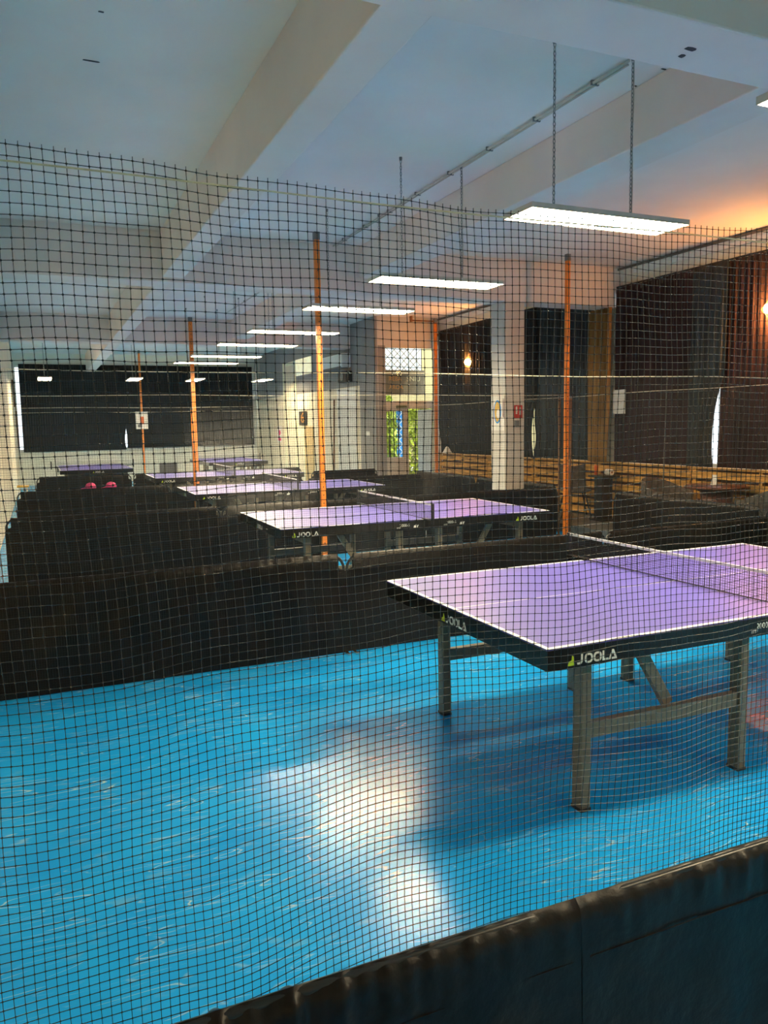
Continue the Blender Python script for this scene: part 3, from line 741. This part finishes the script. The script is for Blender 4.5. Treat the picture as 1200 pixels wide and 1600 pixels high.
# ------------------------------------------------------------------ tables
def ring(cx, cz, rw, rh, t, pw=2.6, n=28):
    """ring polygon pairs for a rounded O"""
    def se(a, w_, h_):
        c, s = math.cos(a), math.sin(a)
        return (cx+w_*abs(c)**(2/pw)*(1 if c >= 0 else -1), cz+h_*abs(s)**(2/pw)*(1 if s >= 0 else -1))
    return [(se(2*PI*k/n, rw, rh), se(2*PI*k/n, rw-t, rh-t)) for k in range(n)]
def logo_meshes(H):
    """word mark in the x-z plane facing -y, origin bottom left, height H; returns (white MB, lime MB, width)"""
    wv, lv = MB(), MB(); t = .20*H; th = (0, -.0012, 0)
    def P(pts, b): b.poly([(x*H, 0, z*H) for x, z in pts], th)
    P([(0, .0), (.80, 0), (.80, .16), (.66, .9), (.50, 1.0), (.44, .52), (.12, .42)], lv)
    x = 1.15
    P([(x+.42, 1), (x+.64, 1), (x+.64, .30), (x+.50, .06), (x+.30, 0), (x, 0), (x-.04, .2), (x+.28, .2), (x+.42, .36)], wv)
    x += .86
    for k in range(2):
        rg = ring((x+.5)*H, .5*H, .50*H, .50*H, .2*H)
        n = len(rg)
        for i in range(n):
            j = (i+1) % n
            if k == 0 and False: continue
            (a, b), (c, d_) = rg[i], rg[j]
            wv.poly([(a[0], 0, a[1]), (c[0], 0, c[1]), (d_[0], 0, d_[1]), (b[0], 0, b[1])], th)
        x += 1.10
    P([(x, 1), (x+.2, 1), (x+.2, .2), (x+.72, .2), (x+.72, 0), (x, 0)], wv)
    x += .74
    P([(x, 0), (x+.24, 0), (x+.55, .72), (x+.78, .2), (x+.46, .2), (x+.40, 0), (x+1.10, 0), (x+.66, 1), (x+.46, 1)], wv)
    return wv, lv, (x+1.1)*H
def build_logo(parent, loc, rz, H):
    e = empty('brand_mark'); e.parent = parent; e.location = loc; e.rotation_euler = (0, 0, rz)
    wv, lv, W_ = logo_meshes(H); wv.build('lettering', 'logo', e); lv.build('emblem', 'green_logo', e); return e
TL, TW, TH = 2.74, 1.525, .76
def make_table():
    r = empty('table_tennis_table', (0, 0, 0)); L, W, H = TL, TW, TH
    top = MB().box(0, L, 0, W, H-.022, H).build('table_top', 'table_top', r)
    zt, e = H+.0006, .02
    ln = MB().box(0, L, 0, e, H-.001, zt).box(0, L, W-e, W, H-.001, zt).box(0, e, e, W-e, H-.001, zt).box(L-e, L, e, W-e, H-.001, zt)
    ln.build('edge_line', 'white_line', top); MB().box(e, L-e, W/2-.0022, W/2+.0022, H-.001, zt).build('centre_line', 'white_line', top)
    for xa, xb in ((.0, L/2-.003), (L/2+.003, L)):
        b = MB(); z0, z1 = .672, H-.006
        b.box(xa-.001, xb+.001, -.002, .028, z0, z1).box(xa-.001, xb+.001, W-.028, W+.002, z0, z1).box(xa-.001, xa+.028, .028, W-.028, z0, z1).box(xb-.028, xb+.001, .028, W-.028, z0, z1)
        b.build('apron', 'table_black', r)
    for xs in ((.27, 1.165), (L-1.165, L-.27)):
        for x in xs:
            for y in (.13, W-.18):
                MB().box(x-.024, x+.024, y-.032, y+.032, .012, .70).build('leg', 'leg', r, bevel=.004)
                MB().box(x-.026, x+.026, y-.034, y+.034, 0, .014).build('foot_pad', 'dark', r)
        for y in (.13, W-.18): MB().box(xs[0]+.024, xs[1]-.024, y-.018, y+.018, .31, .375).build('crossbar', 'leg', r)
    for x in (.27, L-.27): MB().box(x-.018, x+.018, .16, W-.21, .60, .66).build('crossbar', 'leg', r)
    MB().bar((.56, .16, .70), (.76, .16, .375), .05, .03, (0, 1, 0)).build('brace', 'leg', r)
    MB().bar((L-.56, .16, .70), (L-.76, .16, .375), .05, .03, (0, 1, 0)).build('brace', 'leg', r)
    # net
    nx = L/2; nh = .1525; y0, y1 = -.1525, W+.1525
    b = MB(); p = .0145
    n = int((y1-y0)/p)
    for i in range(n+1):
        y = y0+(y1-y0)*i/n; b.bar((nx, y, H+.004), (nx, y, H+nh-.012), .0013, .0013)
    for j in range(11):
        z = H+.008+j*(nh-.02)/10.0; b.bar((nx, y0, z), (nx, y1, z), .0013, .0013)
    net = b.build('net_mesh', 'net_black', r)
    MB().box(nx-.004, nx+.004, y0, y1, H+nh-.015, H+nh).build('net_tape', 'white_line', net)
    MB().tube([(nx, y0, H+.006), (nx, y1, H+.006)], .0035, 5).build('bottom_cord', 'net_black', net)
    for s, yp in ((-1, y0), (1, y1)):
        ed = 0 if s < 0 else W
        MB().box(nx-.012, nx+.012, yp-.012, yp+.012, H-.03, H+nh+.004).build('net_post', 'net_black', r, bevel=.003)
        cb = MB().box(nx-.02, nx+.02, min(yp, ed+s*-.03), max(yp, ed+s*-.03), H+.001, H+.012).box(nx-.018, nx+.018, min(ed+s*.004, ed+s*.03), max(ed+s*.004, ed+s*.03), H-.10, H+.0)
        cb.build('net_clamp', 'table_black', r); MB().tube([(nx, ed+s*.02, H-.16), (nx, ed+s*.02, H-.09)], .006, 6).build('clamp_screw', 'steel', r)
    # markings
    lh = .040
    build_logo(r, (.095, -.0024, .682), 0, lh); build_logo(r, (L-.39, -.0024, .682), 0, lh)
    build_logo(r, (-.0014, .86, .682), -PI/2, lh)
    for x in (1.16, L-1.10):
        text_mesh('model_lettering', '2000-S', .036, 'logo', r, (x, -.0026, .716), RX, ext=.0006)
    for x in (1.04, L-1.22):
        text_mesh('model_lettering', 'ITTF', .020, 'logo', r, (x+.06, -.0026, .694), RX, ext=.0006)
        g = MB(); g.poly([(x+.21, -.0022, .69), (x+.25, -.0022, .69), (x+.262, -.0022, .715), (x+.245, -.0022, .71), (x+.24, -.0022, .735), (x+.23, -.0022, .71), (x+.215, -.0022, .712)], (0, -.001, 0)); g.build('player_emblem', 'logo', r)
    return r
tb = make_table()
tabs = [(0, 0, 0, 'nearest table tennis table, purple top cut by the right edge'),
        (.10, 3.955, -.008, 'second table tennis table, seen whole behind the nearest one'),
        (.10, 7.95, 0, 'third table tennis table, pale top left of the tall orange pole'),
        (.10, 11.75, 0, 'fourth table tennis table, farthest of those in the row of courts')]
for i, (x, y, a, lab) in enumerate(tabs):
    o = tb if i == 0 else copy_tree(tb); o.location = (x, y, 0); o.rotation_euler = (0, 0, a); tag(o, lab, 'table', 'table tennis tables')
for (x, y, lab) in ((-.60, 17.25, 'small far table tennis table at the left, below the black blinds'), (2.92, 18.75, 'far table tennis table right of the orange pole, below the blinds')):
    o = copy_tree(tb); o.rotation_euler = (0, 0, PI/2); o.location = (x+TW/2, y-TL/2, 0); tag(o, lab, 'table', 'table tennis tables turned end-on at the far end')

# far small things
o = empty('scoreboard', (.98, 16.2, 0))
MB().box(-.20, .20, -.02, .02, .60, .84).build('panel', 'grey_cap', o)
for s in (-1, 1): MB().tube([(s*.15, 0, .62), (s*.15, .0, 0)], .012, 6).build('leg', 'dark', o)
tag(o, 'small grey scoreboard on legs between the two far tables', 'scoreboard')
o = empty('yellow_bench', (-2.06, 13.5, 0)); MB().box(-.10, .10, -.14, .14, .60, .625).build('top', 'yellow', o)
for sx in (-1, 1):
    for sy in (-1, 1): MB().tube([(sx*.06, sy*.11, .60), (sx*.08, sy*.12, 0)], .012, 6).build('leg', 'white', o)
tag(o, 'little yellow topped stool with pale legs by the left wall', 'stool')
for x, lab in ((-1.03, 'pink cap on the top edge of the third row barrier, left one'), (-.72, 'pink cap on the top edge of the third row barrier, right one')):
    o = empty('pink_cap', (x, 10.81, .712))
    MB().lathe([(.085, .0), (.083, .03), (.06, .07), (.02, .088)], (0, 0, -.005), 16).build('crown', 'pink', o, smooth=True)
    MB().grid(lambda u, v: (-.07-.08*v, (u-.5)*.13*(1-.4*v), .004-.015*v), 6, 4).build('peak', 'pink', o, smooth=True, solid=.005)
    tag(o, lab, 'cap', 'pink caps on a barrier')

# ------------------------------------------------------------------ court nets
def court_net(axis, pos, a0, a1, z0, z1, label, pitch=.015, r=.0006, seed=0):
    rr = random.Random(seed); p = [rr.uniform(0, 6) for _ in range(4)]; b = MB()
    def P(a, z):
        q = .012*math.sin(3*a+p[0])+.006*math.sin(7*a-3*z+p[1]); dz = .006*math.sin(2.1*a+p[2]+z)
        return (a, pos+q, z+dz) if axis == 'y' else (pos+q, a, z+dz)
    n = int((a1-a0)/pitch)
    for i in range(n+1):
        a = a0+i*pitch; b.tube([P(a, z0+(z1-z0)*k/5) for k in range(6)], r, 3, caps=False)
    m_ = int((z1-z0)/pitch); k2 = max(8, int((a1-a0)*2.5))
    for j in range(m_+1):
        z = z0+j*pitch; b.tube([P(a0+(a1-a0)*k/k2, z) for k in range(k2+1)], r, 3, caps=False)
    o = b.build('court_net', 'net_plastic'); tag(o, label, 'net', 'safety nets between the courts')
    ra = (P(a0, z1), P(a1, z1))
    rp = MB().tube([tuple(Vector(P(a0+(a1-a0)*k/k2, z1))+Vector((0, 0, .004))) for k in range(k2+1)], .0028, 5).build('net_cord', 'wire', o)
    return o, rp
for pos, a0, a1, z1, lab, cl, sd_ in [(2.68, -2.27, 5.15, 1.985, 'fine dark net strung above the first barrier row', 'pale cord carrying the fine net over the first barrier row', 1),
                                (6.76, -2.27, 5.15, 2.00, 'fine dark net strung between the second and third tables', 'pale cord carrying the net in line with the tall orange pole', 2),
                                (10.72, -2.27, 5.15, 1.97, 'fine dark net strung over the third barrier row', 'pale cord carrying the net over the third barrier row', 3),
                                (14.62, -2.27, 4.85, 1.98, 'fine dark net strung over the farthest barrier row', 'pale cord carrying the net over the farthest barrier row', 4)]:
    n_, c_ = court_net('y', pos, a0, a1, .03, z1, lab, seed=sd_, pitch=.015 if pos < 12 else .03, r=.00055)
n_, c_ = court_net('x', 5.28, 2.80, 12.8, .05, 1.98, 'fine dark net running along the window side of the courts', seed=8, pitch=.02)

# ------------------------------------------------------------------ the big near net
def NP(x, z):
    t = smooth01((z-1.15)/.85); wx = smooth01((-.75-x)/1.1)
    dx = -.028*t*wx + .0022*math.sin(9*z+2*x)+.0012*math.sin(23*z+11*x)
    low = 1-smooth01((z-.9)/.9)
    dz = .0065*math.sin(6.2*x+2.2*z+.4)*(.35+.9*low)+.003*math.sin(15*x-6*z)*(.4+low)+.0012*math.sin(31*x+9*z)
    dz += .012*low*math.sin(4.2*x-1.0)
    if z > 1.9: dz += (z-1.9)*.10*math.sin(2.6*x+1.0)
    dy = .012*math.sin(5*x+1.5*z)*low+.004*math.sin(14*x+8*z)
    return (x+dx, -1.205+dy, z+dz)
b = MB(); pt = .01485; X0, X1, Z0, Z1 = -2.25, 1.35, .585, 2.012
nx_ = int((X1-X0)/pt); nz_ = int((Z1-Z0)/pt); RR = .00068
for i in range(nx_+1):
    x = X0+i*pt; b.tube([NP(x, Z0+(nz_*pt)*k/60) for k in range(61)]+[tuple(Vector(NP(x, Z0+nz_*pt))+Vector((0, 0, .006)))], RR, 4, caps=False)
for j in range(nz_+1):
    z = Z0+j*pt; K = 160; b.tube([NP(X0+(nx_*pt)*k/K, z) for k in range(K+1)], RR*.95, 4, caps=False)
netobj = b.build('safety_net', 'net_plastic', smooth=True)
b = MB(); q = .0022
for i in range(nx_+1):
    for j in range(nz_+1):
        c = Vector(NP(X0+i*pt, Z0+j*pt)); n = len(b.v)
        b.v += [tuple(c+Vector(d_)) for d_ in ((q, 0, 0), (0, 0, q), (-q, 0, 0), (0, 0, -q), (0, q*.8, 0), (0, -q*.8, 0))]
        for s in range(4): b.f.append((n+s, n+(s+1) % 4, n+5)); b.f.append((n+(s+1) % 4, n+s, n+4))
kn = b.build('mesh_knots', 'net_plastic', netobj, smooth=True); kn['kind'] = 'stuff'
tag(netobj, 'wide dark plastic mesh net across the whole near foreground', 'net')
o = MB().tube([(X0-.05+(X1-X0+.1)*k/30, -1.212+.003*math.sin(k*.8), 1.9905+.0025*math.sin(k*.5)) for k in range(31)], .0014, 6).build('net_rope', 'rope', smooth=True)
tag(o, 'pale cord threaded through the top of the near mesh net', 'cord')
